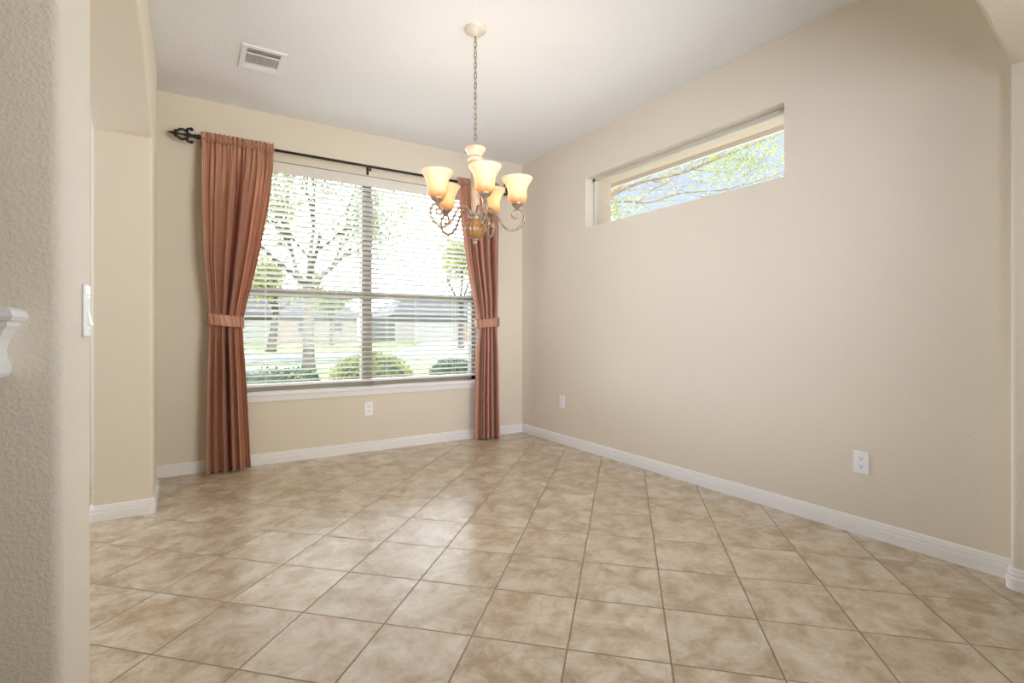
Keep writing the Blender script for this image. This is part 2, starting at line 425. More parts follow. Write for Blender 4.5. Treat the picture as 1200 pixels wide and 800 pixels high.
def arch_pts(a, b_, spring, rise, slope, n=26):
    """from jamb a to jamb b: straight haunches that ease into a flat crown"""
    half = abs(b_ - a) / 2; out_ = []
    for i in range(n + 1):
        s_ = i / n; u = a + (b_ - a) * s_
        d = half - abs(s_ - 0.5) * 2 * half
        z = spring + rise * (1 - exp(-slope * d / rise)) if False else spring + min(slope * d, 10)
        k = 0.12
        z = spring + rise - math.log(1 + exp((rise - slope * d) / k)) * k if d > 0.02 else spring + slope * d
        out_.append((u, z))
    return out_
LA = arch_pts(YS, YN, 2.14, 0.42, 0.36)
YB = -0.38              # back of the far pier, a shallow recess runs on to the window wall
XN = XW - 0.024         # dining face of the near pillar
outl = [(YB, 0), (YB, H), (YP, H), (YP, 0), (YN, 0)] + LA[::-1] + [(YS, 0)]
jamb = lambda p, q: (not (p[1] == q[1])) and (min(p[0], q[0]) >= YN - 1e-6 and max(p[0], q[0]) <= YS + 1e-6) or (YN < (p[0] + q[0]) / 2 < YS and max(p[1], q[1]) > 1)
selL = lambda p, q: jamb(p, q) or (abs(p[0] - YP) < 1e-6 and abs(q[0] - YP) < 1e-6) or (abs(p[0] - YB) < 1e-6 and abs(q[0] - YB) < 1e-6)
wl = arch_wall('wall_left', outl, 'x', XL, XW, selL)
for v_ in wl.data.vertices:
    if v_.co.x > (XL + XW) / 2: v_.co.x += (XN - XW) * max(0.0, min(1.0, (-1.5 - v_.co.y) / 1.0))
struct(MB().box((XL, YB, 0), (-3.31, 0.0, H)), 'wall_recess', M['wall'])  # unseen wall, added to stop the hall fill leaking past the pier

RJ = -0.102; RY0, RY1 = -3.96, -3.70
RA = arch_pts(RJ, -3.165, 2.115, 0.52, 0.305)  # left jamb, out of view, is set to shield the near pillar from the left fill
outr = [(0, 0), (RJ, 0)] + RA + [(-3.165, 0), (-5.3, 0), (-5.3, H), (0, H)]
selR = lambda p, q: -3.165 - 1e-6 <= min(p[0], q[0]) and max(p[0], q[0]) <= RJ + 1e-6 and not (p[1] == 0 and q[1] == 0)
arch_wall('wall_near', outr, 'y', RY0, RY1, selR)
struct(MB().box((-5.3, YP, 0), (XL, YN, H)), 'wall_hall_near', M['wall'])
struct(MB().box((-5.45, -8.3, 0), (-5.3, 0.25, H)), 'wall_far_left', M['wall'])
struct(MB().box((-5.45, -8.45, 0), (0.14, -8.3, H)), 'wall_behind', M['wall'])

# baseboards: profile swept along a path, mitred at the corners
BPROF = [(0, 0), (0.015, 0), (0.015, 0.046), (0.0125, 0.050), (0.0125, 0.066), (0.009, 0.070), (0.0095, 0.075), (0.007, 0.081), (0.004, 0.085), (0, 0.086)]
def sweep(mb, path, prof):
    """path: list of (x, y); the profile grows to the left of travel"""
    path = [Vector((p[0], p[1])) for p in path]; n = len(path); base = len(mb.v); m = len(prof)
    nor = []
    for i in range(n - 1):
        d = (path[i + 1] - path[i]).normalized(); nor.append(Vector((-d.y, d.x)))
    for i in range(n):
        if i == 0: o = nor[0]
        elif i == n - 1: o = nor[-1]
        else:
            o = (nor[i - 1] + nor[i]); o = o / max(0.2, o.dot(nor[i]))
        for (d, z) in prof: mb.v.append((path[i].x + o.x * d, path[i].y + o.y * d, z))
    for i in range(n - 1):
        for k in range(m):
            k2 = (k + 1) % m
            mb.f.append((base + i * m + k, base + i * m + k2, base + (i + 1) * m + k2, base + (i + 1) * m + k))
    mb.f.append(tuple(range(base, base + m))); mb.f.append(tuple(range(base + (n - 1) * m, base + n * m))[::-1])
    return mb
def corner(cx, cy, r, a0, a1, n=5):
    return [(cx + r * cos(radians(a0 + (a1 - a0) * i / n)), cy + r * sin(radians(a0 + (a1 - a0) * i / n))) for i in range(n + 1)]
R_ = 0.019
struct(sweep(MB(), [(0, 0), (-3.31, 0)], BPROF), 'baseboard_back', M['white'])
struct(sweep(MB(), [(0, RY1), (0, 0)], BPROF), 'baseboard_right', M['white'])
pth = [(-3.31, 0), (-3.31, YB)] + corner(XW - R_, YB - R_, R_, 90, 0) + corner(XW - R_, YS + R_, R_, 0, -90) + corner(XL + R_, YS + R_, R_, -90, -180) + [(XL, 0)]
struct(sweep(MB(), pth, BPROF), 'baseboard_left', M['white'])
pth = [(0, RY1)] + corner(RJ + R_, RY1 - R_, R_, 90, 180) + corner(RJ + R_, RY0 + R_, R_, 180, 270) + [(0, RY0)]
struct(sweep(MB(), pth[::-1], BPROF), 'baseboard_near', M['white'])
pth = [(XL, YN)] + corner(XN - R_, YN - R_, R_, 90, 0) + corner(XN - R_, YP + R_, R_, 0, -90) + [(-5.3, YP)]
struct(sweep(MB(), pth, BPROF), 'baseboard_pillar', M['white'])

# ------------------------------------------------------------------ front window (window_1)
wn = empty('window_1', ((WX0 + WX1) / 2, 0.12, WZ0), kind='structure')
MULX = -1.585
b = MB(); fy0, fy1 = 0.09, 0.16
b.box((WX0, fy0, WZ0), (WX0 + 0.045, fy1, WZ1)); b.box((WX1 - 0.045, fy0, WZ0), (WX1, fy1, WZ1))
b.box((WX0, fy0, WZ0), (WX1, fy1, WZ0 + 0.05)); b.box((WX0, fy0, WZ1 - 0.05), (WX1, fy1, WZ1))
b.build('frame', M['frame'], wn)
MB().box((MULX - 0.045, 0.085, WZ0 + 0.05), (MULX + 0.045, fy1 + 0.005, WZ1 - 0.05)).build('mullion', M['frame'], wn)
for x0, x1 in ((WX0 + 0.045, MULX - 0.045), (MULX + 0.045, WX1 - 0.045)):
    MB().box((x0, 0.098, 1.318), (x1, 0.150, 1.368)).build('meeting_rail', M['frame'], wn)
    MB().box((x0, 0.128, WZ0 + 0.05), (x1, 0.132, 1.318)).build('pane', M['glass'], wn)
    MB().box((x0, 0.128, 1.368), (x1, 0.132, WZ1 - 0.05)).build('pane', M['glass'], wn)
# sill board and apron
b = MB(); b.box((WX0 - 0.06, -0.045, 0.535), (WX1 + 0.06, 0.09, 0.560))
b.build('window_sill', M['white'], wn, bevel=0.004)
b = MB(); b.box((WX0 - 0.04, -0.017, 0.488), (WX1 + 0.04, 0.0, 0.535)); b.build('apron', M['white'], wn, bevel=0.003)

# ------------------------------------------------------------------ high side window (window_2)
wn = empty('window_2', (0.105, (TY0 + TY1) / 2, TZ0), kind='structure')
b = MB()
for y0, y1, z0, z1 in ((TY0, TY0 + 0.028, TZ0, TZ1), (TY1 - 0.028, TY1, TZ0, TZ1), (TY0, TY1, TZ0, TZ0 + 0.022), (TY0, TY1, TZ1 - 0.024, TZ1)):
    b.box((0.085, y0, z0), (0.135, y1, z1))
b.build('frame', M['frame_light'], wn)
MB().box((0.108, TY0 + 0.028, TZ0 + 0.022), (0.112, TY1 - 0.028, TZ1 - 0.024)).build('pane', M['glass'], wn)
b = MB()
for y0, y1, z0, z1 in ((-8.3, TY0, 0, H), (TY1 + 0.012, 0.45, 0, H), (TY0, TY1 + 0.012, 0, TZ0 - 0.02), (TY0, TY1 + 0.012, TZ1, H)):
    b.box((0.14, y0, z0 - (0.4 if z0 == 0 else 0)), (0.31, y1, z1))
struct(b, 'wall_outside_brick', M['soffit_tan'])
struct(MB().box((0.31, -8.3, 2.440), (0.60, 0.9, 2.475)), 'trim_1', M['soffit_brown'])
struct(MB().box((0.60, -8.3, 2.440), (0.62, 0.9, 2.62)), 'trim_2', M['white'])

# ------------------------------------------------------------------ blind
bl = empty('window_blind', ((WX0 + WX1) / 2, 0.045, WZ1), 'white horizontal slat blind lowered over the large front window', 'blind')
BX0, BX1 = WX0 + 0.012, WX1 - 0.012
b = MB(); b.box((BX0, 0.005, 2.285), (BX1, 0.018, 2.372)); b.box((BX0, 0.018, 2.300), (BX1, 0.072, 2.362)); b.build('head_rail', M['valance'], bl, bevel=0.003)
b = MB(); nsl = 39; z = 2.268; pitch = 0.0428
tilt = radians(17)
zs = []
while z > 0.612:
    zs.append(z)
    base = len(b.v)
    for x in (BX0, BX1):
        for top in (1, 0):
            for i in range(5):
                s_ = (i / 4 - 0.5) * 0.050
                yy = 0.045 + s_ * cos(tilt); zz = z - s_ * sin(tilt) + 0.0015 * (1 - (i / 2 - 1) ** 2) + (0.0013 if top else -0.0013)
                b.v.append((x, yy, zz))
    for k in (0, 5):
        for i in range(4):
            b.f.append((base + k + i, base + k + i + 1, base + 10 + k + i + 1, base + 10 + k + i))
    b.f.append((base, base + 5, base + 15, base + 10)); b.f.append((base + 4, base + 9, base + 19, base + 14))
    b.f.append((base, 1 + base, 2 + base, 3 + base, 4 + base, 9 + base, 8 + base, 7 + base, 6 + base, 5 + base))
    b.f.append(tuple(base + 10 + i for i in (5, 6, 7, 8, 9, 4, 3, 2, 1, 0)))
    z -= pitch
b.build('slats', M['blind'], bl)
zb = zs[-1] - 0.030
MB().box((BX0, 0.020, zb - 0.011), (BX1, 0.070, zb + 0.009)).build('bottom_rail', M['blind'], bl, bevel=0.004)
for x in (-2.40, -1.86, -1.42, -1.14, -0.76):
    b = MB()
    for yy in (0.0185, 0.0715): b.box((x - 0.0012, yy - 0.0006, zb), (x + 0.0012, yy + 0.0006, 2.30))
    b.build('ladder_cord', M['blind'], bl)

# ------------------------------------------------------------------ curtain rod
ROD_Y, ROD_Z = -0.085, 2.432
rd = empty('curtain_rod', (-1.58, ROD_Y, ROD_Z), 'long dark bronze curtain rod with scrolled spear finials above the front window', 'curtain rod')
RX0, RX1 = -2.845, -0.318
MB().tube([(RX0, ROD_Y, ROD_Z), (RX1, ROD_Y, ROD_Z)], 0.0105, 14).build('rod', M['iron'], rd, smooth=True)
for x in (-2.832, -1.606, -0.322):
    b = MB(); b.box((x - 0.009, -0.004, ROD_Z - 0.05), (x + 0.009, 0.0, ROD_Z + 0.03))
    b.tube([(x, -0.004, ROD_Z - 0.018), (x, ROD_Y + 0.004, ROD_Z - 0.018)], 0.006, 10)
    b.tube([(x, ROD_Y, ROD_Z - 0.042), (x, ROD_Y, ROD_Z - 0.011)], 0.006, 10)
    b.build('bracket', M['iron'], rd)
def finial(x, s):
    b = MB(); P = lambda d, dz, dy=0: (x + s * d, ROD_Y + dy, ROD_Z + dz)
    # turned neck
    prof = [(0.0, 0.012), (0.008, 0.016), (0.014, 0.012), (0.022, 0.010), (0.030, 0.015), (0.036, 0.010), (0.050, 0.008), (0.060, 0.013), (0.066, 0.009), (0.09, 0.008), (0.10, 0.011)]
    b.tube([P(d, 0) for d, r in prof], [r * 1.25 for d, r in prof], 12)
    # paired scroll loops
    for sg in (1, -1):
        loop = []
        for i in range(17):
            a = pi * i / 16
            loop.append(P(0.066 + 0.086 * (i / 16), sg * 0.035 * sin(a) ** 0.8 if i not in (0, 16) else 0))
        b.tube(loop, 0.0088, 8)
        curl = [P(0.066 + 0.02 * cos(t) - 0.006, sg * (0.030 + 0.014 * sin(t) + 0.004)) for t in [i * 0.45 - 0.8 for i in range(9)]]
        b.tube(curl, [0.010 - 0.0005 * i for i in range(9)], 8)
        b.sphere(P(0.054, sg * 0.046), 0.013, 10, 6)
        b.sphere(P(0.148, sg * 0.017), 0.011, 10, 6)
    b.tube([P(0.066, 0), P(0.152, 0)], 0.006, 8)
    # spear tip
    b.tube([P(0.140, 0), P(0.150, 0), P(0.165, 0), P(0.198, 0)], [0.016, 0.015, 0.010, 0.0015], 12)
    b.build('finial', M['iron'], rd, smooth=True)
finial(RX0, -1); finial(RX1, 1)

# ------------------------------------------------------------------ curtains
def interp(tab, z):
    for (z0, a), (z1, c) in zip(tab, tab[1:]):
        if z0 >= z >= z1:
            t = (z0 - z) / (z0 - z1 + 1e-9); return a + (c - a) * t
    return tab[-1][1] if z < tab[-1][0] else tab[0][1]
def smooth_interp(tab, z):
    return (interp(tab, z + 0.03) + interp(tab, z) + interp(tab, z - 0.03)) / 3 if tab[-1][0] + 0.03 < z < tab[0][0] - 0.03 else interp(tab, z)
def curtain(name, outer, inner, label, tie, seed):
    """outer/inner: (z, x) tables; tie: (z_outer, z_inner) centre heights of the tieback"""
    rng = random.Random(seed)
    root = empty(name, (outer[-1][1], -0.085, 0), label, 'curtain', 'pair of tied rust striped drapery panels')
    NU, NZ = 300, 150
    nf = 5.0
    ph = [rng.uniform(0, 6.28) for _ in range(6)]
    ZT = ROD_Z - 0.018       # stitched line under the rod pocket
    def shape(u, z):
        xo = smooth_interp(outer, z); xi = smooth_interp(inner, z)
        tied = exp(-((z - tie) / 0.16) ** 2)
        low = max(0.0, min(1.0, (tie - z) / 0.35))
        top = max(0.0, min(1.0, (ZT - z) / 0.45))
        uw = u + 0.018 * sin(2 * pi * 2.3 * u + ph[1])
        a = 2 * pi * nf * uw + ph[0]
        amp = (0.007 + 0.040 * top) * (1 - 0.45 * tied)
        amp *= 1 + 0.35 * sin(2 * pi * 1.7 * u + ph[2])
        fold = sin(a) + 0.28 * sin(2 * a + ph[3])
        fine = (1 - top) * 0.006 * sin(2 * pi * 19 * u + ph[4]) + 0.002 * sin(2 * pi * 23 * u + ph[5]) * (1 - low)
        y = -0.094 + 0.014 * tied * 0 - amp * fold * 0.95 - fine
        wdt = abs(xi - xo)
        x = xo + (xi - xo) * u + (0.95 * wdt / (2 * pi * nf)) * sin(2 * a + 0.6) * top
        y = min(y, -0.024)
        # sides turn back towards the wall
        return x, y
    # panel below the stitched line
    b = MB(); uvs = []
    for j in range(NZ + 1):
        for i in range(NU + 1):
            u = i / NU
            hem = 0.004 + 0.014 * u * 0.6
            z = ZT + (hem - ZT) * j / NZ
            x, y = shape(u, z)
            b.v.append((x, y, z)); uvs.append((u, z / 2.5))
    W = NU + 1
    for j in range(NZ):
        for i in range(NU):
            b.f.append((j * W + i, j * W + i + 1, (j + 1) * W + i + 1, (j + 1) * W + i))
    def cloth_obj(b, uvs, nm, thick=0.0022):
        o = b.build(nm, M['cloth'], root, smooth=True)
        uvl = o.data.uv_layers.new(name='UVMap')
        for lp in o.data.loops: uvl.data[lp.index].uv = uvs[lp.vertex_index]
        sd = o.modifiers.new('thickness', 'SOLIDIFY'); sd.thickness = thick; sd.offset = 0
        return o
    cloth_obj(b, uvs, 'panel')
    # heading: rod pocket that bulges in front of the rod, then the standing ruffle
    b = MB(); uvs = []; NH = 16
    zt0 = ROD_Z + 0.043
    for j in range(NH + 1):
        for i in range(NU + 1):
            u = i / NU; s_ = j / NH
            ruf = 0.004 * sin(2 * pi * 16 * u + ph[2]) * s_ + 0.004 * sin(2 * pi * 31 * u + ph[3]) * s_
            z = ZT + (zt0 + ruf - ZT) * s_
            x0, _ = shape(u, ZT)
            bulge = 0.013 * exp(-((z - ROD_Z) / 0.013) ** 2)
            gather = 0.003 * sin(2 * pi * 27 * u + ph[1]) + 0.002 * sin(2 * pi * 41 * u + ph[4])
            up_ = max(0, (z - ROD_Z - 0.012) / 0.03)
            y = -0.094 - bulge - 0.003 - gather + up_ * (0.007 * sin(2 * pi * 18 * u + ph[5]) + 0.005)
            if z < ROD_Z + 0.012: y = min(y, ROD_Y - 0.0125)
            b.v.append((x0, y, z)); uvs.append((u, z / 2.5))
    for j in range(NH):
        for i in range(NU):
            b.f.append((j * W + i, j * W + i + 1, (j + 1) * W + i + 1, (j + 1) * W + i))
    cloth_obj(b, uvs, 'heading')
    # tieback: a band right round the gathered panel
    b = MB(); uvs = []; NB = 72; NH = 6; hgt = 0.086
    xo = smooth_interp(outer, tie); xi = smooth_interp(inner, tie)
    mx_ = (xo + xi) / 2; hw = abs(xi - xo) / 2 + 0.012
    sgn = 1 if xi > xo else -1
    for j in range(NH + 1):
        for i in range(NB + 1):
            a = 2 * pi * i / NB
            cxx = cos(a); syy = sin(a)
            ex = (abs(cxx) ** 0.55) * (1 if cxx >= 0 else -1); ey = (abs(syy) ** 0.55) * (1 if syy >= 0 else -1)
            x = mx_ + hw * ex; y = -0.088 + (0.050 * ey if ey < 0 else 0.064 * ey)
            y += 0.0025 * sin(9 * a + j * 0.6)
            z = tie + 0.012 * sgn * -ex * 1.0 + (j / NH - 0.5) * hgt
            b.v.append((x, y, z)); uvs.append((i / NB * 1.3 + 0.013 * j / NH, j / NH * 0.1))
    W2 = NB + 1
    for j in range(NH):
        for i in range(NB):
            b.f.append((j * W2 + i, j * W2 + i + 1, (j + 1) * W2 + i + 1, (j + 1) * W2 + i))
    cloth_obj(b, uvs, 'tieback', 0.004)
    return root
def xs(pts):
    out_ = []
    for px, py in pts:
        d = at(px, py, 1.0) - CAM; t = (-0.09 - CAM.y) / d.y; p = CAM + d * t; out_.append((p.z, p.x))
    out_.sort(reverse=True); return out_
curtain('curtain', xs([(235.5, 150), (236, 200), (239, 300), (244, 350), (245, 382), (244, 420), (242.5, 480), (242, 556)]),
        xs([(322, 165), (319, 200), (314, 235), (305, 285), (296, 325), (288, 355), (283, 380), (284, 400), (287, 440), (289, 480), (292.5, 545)]),
        'left rust striped curtain panel with tieback, beside the arch wall', 1.112, 3)
curtain('curtain', xs([(585, 205), (584, 240), (583.5, 300), (583.5, 340), (582.5, 382), (583.5, 420), (584.5, 460), (586, 514)]),
        xs([(534, 200), (537, 230), (541, 265), (547, 310), (553, 345), (558.5, 372), (561, 384), (558.5, 400), (557, 430), (556, 470), (555.5, 517)]),
        'right rust striped curtain panel with tieback, near the room corner behind the chandelier', 1.115, 9)

# ------------------------------------------------------------------ chandelier
CHX, CHY = -1.546, -1.836
ch = empty('chandelier', (CHX, CHY, H), 'five light antique bronze chandelier with glowing amber bell shades hanging on a chain', 'chandelier')
O = (CHX, CHY, 0)
MB().lathe([(0.0, H - 0.040), (0.012, H - 0.040), (0.020, H - 0.034), (0.030, H - 0.030), (0.050, H - 0.022), (0.060, H - 0.012), (0.064, H - 0.006), (0.064, H)], 36, O).build('canopy', M['canopy'], ch, smooth=True)
# chain: alternating oval links plus the wire
b = MB(); z = H - 0.045; k = 0; zend = 2.088
ln = 0.040; nl = int((z - zend) / (ln * 0.76)) + 1
stepz = (z - zend) / nl
for k in range(nl):
    zc = z - stepz * (k + 0.5); pts = []
    for i in range(17):
        a = 2 * pi * i / 16
        dx = 0.0085 * cos(a); dz = 0.0185 * sin(a)
        tw = (0 if k % 2 == 0 else pi / 2) + 0.5
        pts.append((CHX + dx * cos(tw), CHY + dx * sin(tw), zc + dz))
    b.tube(pts, 0.0022, 6, caps=False)
b.tube([(CHX + 0.004 * sin(i * 0.9), CHY + 0.004 * cos(i * 0.9), H - 0.04 - i * (H - 0.04 - 2.075) / 40) for i in range(41)], 0.0014, 5)
b.build('chain', M['antique'], ch, smooth=True)
# body
MB().lathe([(0.0, 2.078), (0.012, 2.078), (0.050, 2.074), (0.060, 2.068), (0.058, 2.058), (0.046, 2.040), (0.038, 2.026), (0.036, 2.018), (0.0, 2.018)], 36, O).build('top_cup', M['column'], ch, smooth=True)
MB().lathe([(0.0, 2.018), (0.040, 2.016), (0.044, 2.008), (0.042, 1.998), (0.034, 1.992), (0.0, 1.992)], 36, O).build('collar', M['column'], ch, smooth=True)
MB().lathe([(0.0, 1.992), (0.033, 1.992), (0.031, 1.975), (0.026, 1.93), (0.023, 1.86), (0.021, 1.78), (0.022, 1.72), (0.026, 1.695), (0.0, 1.695)], 60, O, rib=0.07, nrib=12).build('column', M['column'], ch, smooth=True)
MB().lathe([(0.0, 1.698), (0.034, 1.698), (0.043, 1.694), (0.043, 1.688), (0.034, 1.682), (0.030, 1.672), (0.033, 1.664), (0.038, 1.660), (0.0, 1.660)], 36, O).build('urn_collar', M['antique'], ch, smooth=True)
MB().lathe([(0.030, 1.662), (0.040, 1.654), (0.051, 1.638), (0.057, 1.618), (0.056, 1.600), (0.048, 1.582), (0.034, 1.567), (0.018, 1.557), (0.0, 1.555)], 96, O, rib=0.055, nrib=14).build('urn', M['urn'], ch, smooth=True)
MB().lathe([(0.0, 1.560), (0.018, 1.558), (0.020, 1.552), (0.012, 1.547), (0.010, 1.542), (0.013, 1.535), (0.009, 1.527), (0.0, 1.522)], 24, O).build('bottom_finial', M['antique'], ch, smooth=True)
def catmull(P, n=8):
    P = [Vector(p) for p in P]; out_ = []
    for i in range(len(P) - 1):
        p0 = P[max(i - 1, 0)]; p1 = P[i]; p2 = P[i + 1]; p3 = P[min(i + 2, len(P) - 1)]
        for k in range(n):
            t = k / n
            out_.append(0.5 * ((2 * p1) + (-p0 + p2) * t + (2 * p0 - 5 * p1 + 4 * p2 - p3) * t * t + (-p0 + 3 * p1 - 3 * p2 + p3) * t ** 3))
    out_.append(P[-1]); return out_
ARM = [(0.024, 1.676), (0.034, 1.705), (0.058, 1.728), (0.088, 1.727), (0.116, 1.703), (0.136, 1.665), (0.160, 1.628), (0.196, 1.606), (0.236, 1.612),
       (0.266, 1.640), (0.276, 1.676), (0.266, 1.708), (0.242, 1.722), (0.218, 1.712), (0.208, 1.690), (0.218, 1.672), (0.236, 1.672), (0.242, 1.688), (0.232, 1.696)]
SR = 0.236
SHADE_O = [(0.026, 0.0), (0.038, 0.005), (0.049, 0.019), (0.0535, 0.038), (0.0530, 0.056), (0.0535, 0.072), (0.0570, 0.089), (0.0635, 0.105), (0.0730, 0.121), (0.0830, 0.136), (0.0870, 0.145)]
SZ = 1.752
for kk in range(5):
    a = radians(-34.4 + 72 * kk); ca, sa = cos(a), sin(a)
    pts = catmull([(CHX + r * ca, CHY + r * sa, z) for r, z in ARM], 7)
    n = len(pts)
    arm = MB().tube(pts, [0.0065 if i < n * 0.8 else 0.0065 - 0.003 * (i - n * 0.8) / (n * 0.2) for i in range(n)], 10).build('arm', M['antique'], ch, smooth=True)
    c = (CHX + SR * ca, CHY + SR * sa, 0)
    cup = MB().lathe([(0.0, 1.718), (0.010, 1.718), (0.012, 1.728), (0.018, 1.734), (0.030, 1.744), (0.034, 1.754), (0.032, 1.762), (0.0, 1.762)], 24, c).build('shade_holder', M['antique'], ch, smooth=True)
    # bell shade, ribbed glass with a real thickness (origin at its base so the glass colour follows its height)
    prof = SHADE_O + [(r - 0.003, z) for r, z in SHADE_O[::-1]]
    sh = MB().lathe(prof, 72, (0, 0, 0), rib=0.012, nrib=18, close=True).build('shade', M['shade'], None, smooth=True)
    sh.parent = ch; sh.location = (c[0] - CHX, c[1] - CHY, SZ - H)
    bu = MB().sphere((c[0], c[1], SZ + 0.035), (0.015, 0.015, 0.022), 16, 10).build('bulb', M['bulb'], ch, smooth=True)
    lp = light('chandelier_bulb_light', 'POINT', (c[0], c[1], SZ + 0.085), 1.9, (1.0, 0.90, 0.74), shadow_soft_size=0.022)

# ------------------------------------------------------------------ outlets and switch
def outlet(pos, axis, label):
    root = empty('wall_outlet', pos, label, 'outlet', 'white duplex wall outlets')
    x, y, z = pos
    def P(u, d, w): return (x + u, y - d, z + w) if axis == 'y' else (x - d, y + u, z + w)
    def bx(mb, u0, u1, d0, d1, w0, w1): mb.box(P(u0, d0, w0), P(u1, d1, w1)); return mb
    bx(MB(), -0.036, 0.036, 0, 0.006, -0.057, 0.057).build('cover_plate', M['plastic'], root, bevel=0.0025)
    for s in (1, -1):
        f = MB(); zc = s * 0.0195
        n = 20; ring = []
        for d in (0.005, 0.0075):
            for i in range(n):
                a = 2 * pi * i / n
                f.v.append(P(max(-0.0145, min(0.0145, 0.0175 * cos(a))), d, zc + 0.0145 * sin(a)))
        for i in range(n): f.f.append((i, (i + 1) % n, n + (i + 1) % n, n + i))
        f.f.append(tuple(range(n, 2 * n))); f.f.append(tuple(range(n))[::-1])
        rec = f.build('receptacle', M['plastic'], root)
        g = MB(); bx(g, -0.0078, -0.0052, 0.0075, 0.0081, zc + 0.000, zc + 0.0085); bx(g, 0.0052, 0.0078, 0.0075, 0.0081, zc + 0.001, zc + 0.0085)
        bx(g, -0.0026, 0.0026, 0.0075, 0.0081, zc - 0.0095, zc - 0.0045)
        g.build('slots', M['slot'], rec)
    bx(MB(), -0.0025, 0.0025, 0.006, 0.0072, -0.0025, 0.0025).build('screw', M['vent'], root)
outlet((-1.596, 0, 0.366), 'y', 'white wall outlet below the front window')
outlet((0, -0.663, 0.385), 'x', 'white wall outlet on the right wall, the one nearest the room corner')
outlet((0, -3.121, 0.367), 'x', 'white wall outlet low on the right wall, nearest the viewer and the right arch')

sw = empty('light_switch', (XN, -2.9200, 1.085), 'white rocker light switch on the near pillar at the left edge', 'light switch')
MB().box((XN, -2.9580, 1.028), (XN + 0.006, -2.8880, 1.142)).build('cover_plate', M['plastic'], sw, bevel=0.0025)
b = MB()
b.v += [(XN + 0.006, -2.9395, 1.052), (XN + 0.006, -2.9065, 1.052), (XN + 0.006, -2.9065, 1.118), (XN + 0.006, -2.9395, 1.118),
        (XN + 0.0125, -2.9385, 1.053), (XN + 0.0125, -2.9075, 1.053), (XN + 0.0075, -2.9075, 1.117), (XN + 0.0075, -2.9385, 1.117),
        (XN + 0.0070, -2.9385, 1.085), (XN + 0.0070, -2.9075, 1.085)]
b.f += [(4, 5, 9, 8), (8, 9, 6, 7), (0, 1, 5, 4), (2, 3, 7, 6), (1, 2, 6, 9, 5), (3, 0, 4, 8, 7)]
b.build('rocker', M['plastic'], sw)

# ------------------------------------------------------------------ ceiling vent
VX0, VX1, VY0, VY1 = -2.647, -2.400, -0.988, -0.672
vt = empty('ceiling_vent', ((VX0 + VX1) / 2, (VY0 + VY1) / 2, H), 'white louvred air vent set in the ceiling', 'vent')
b = MB(); zt, z0 = H, H - 0.008; bw = 0.030
b.box((VX0, VY0, z0), (VX1, VY0 + bw, zt)); b.box((VX0, VY1 - bw, z0), (VX1, VY1, zt))
b.box((VX0, VY0 + bw, z0), (VX0 + bw, VY1 - bw, zt)); b.box((VX1 - bw, VY0 + bw, z0), (VX1, VY1 - bw, zt))
ix0, ix1, iy0, iy1 = VX0 + bw, VX1 - bw, VY0 + bw, VY1 - bw
yA = iy0 + (iy1 - iy0) * 0.26; yB = iy0 + (iy1 - iy0) * 0.76
for yy in (yA, yB): b.box((ix0, yy - 0.005, z0), (ix1, yy + 0.005, zt))
b.build('frame', M['vent'], vt, bevel=0.0015)
MB().box((ix0, iy0, H - 0.0015), (ix1, iy1, H - 0.0005)).build('duct_opening', M['vent_dark'], vt)
b = MB()
n = 17
for i in range(n):
    xx = ix0 + (ix1 - ix0) * (i + 0.5) / n
    b.quad((xx - 0.002, yA, H - 0.001), (xx - 0.002, yB, H - 0.001), (xx + 0.004, yB, H - 0.009), (xx + 0.004, yA, H - 0.009))
for (a0, a1, s) in ((iy0, yA, 1), (yB, iy1, -1)):
    for i in range(4):
        yy = a0 + (a1 - a0) * (i + 0.5) / 4
        b.quad((ix0, yy, H - 0.001), (ix1, yy, H - 0.001), (ix1, yy - s * 0.012, H - 0.009), (ix0, yy - s * 0.012, H - 0.009))
lv = b.build('louvres', M['vent'], vt); sd = lv.modifiers.new('thickness', 'SOLIDIFY'); sd.thickness = 0.001

# ------------------------------------------------------------------ white mantel shelf at the left edge
ms = empty('mantel_shelf', (-3.4, YP, 1.0), 'white moulded mantel shelf jutting from the left edge of the near pillar wall', 'shelf')
def moulding(prof, x1, depth, x0=-3.9):
    """profile of (projection, z) wrapped round the front and the right end of a box on the wall y = YP"""
    b = MB(); m = len(prof)
    for (px_, py_, ex, ey) in ((x0, YP - depth, 0, -1), (x1, YP - depth, 1, -1), (x1, YP, 1, 0)):
        for o_, z in prof: b.v.append((px_ + ex * o_, py_ + ey * o_, z))
    for i in range(2):
        for k in range(m - 1):
            b.f.append((i * m + k, i * m + k + 1, (i + 1) * m + k + 1, (i + 1) * m + k))
    # closing top and bottom
    for k in (0, m - 1):
        n = len(b.v); z = prof[k][1]
        b.f.append((k, m + k, 2 * m + k, n)); b.v.append((x0, YP, z))
    n = len(b.v) - 2
    return b
moulding([(0, 1.055), (0.020, 1.055), (0.026, 1.058), (0.029, 1.064), (0.026, 1.074), (0.020, 1.079), (0, 1.080)], -3.187, 0.07).build('shelf_top', M['plastic'], ms, smooth=False)
moulding([(0, 0.962), (0.008, 0.962), (0.012, 0.970), (0.011, 0.985), (0.006, 0.998), (0.006, 1.010), (0.011, 1.026), (0.018, 1.040), (0.024, 1.048), (0.024, 1.055), (0, 1.055)], -3.192, 0.06).build('bracket_moulding', M['plastic'], ms, smooth=False)

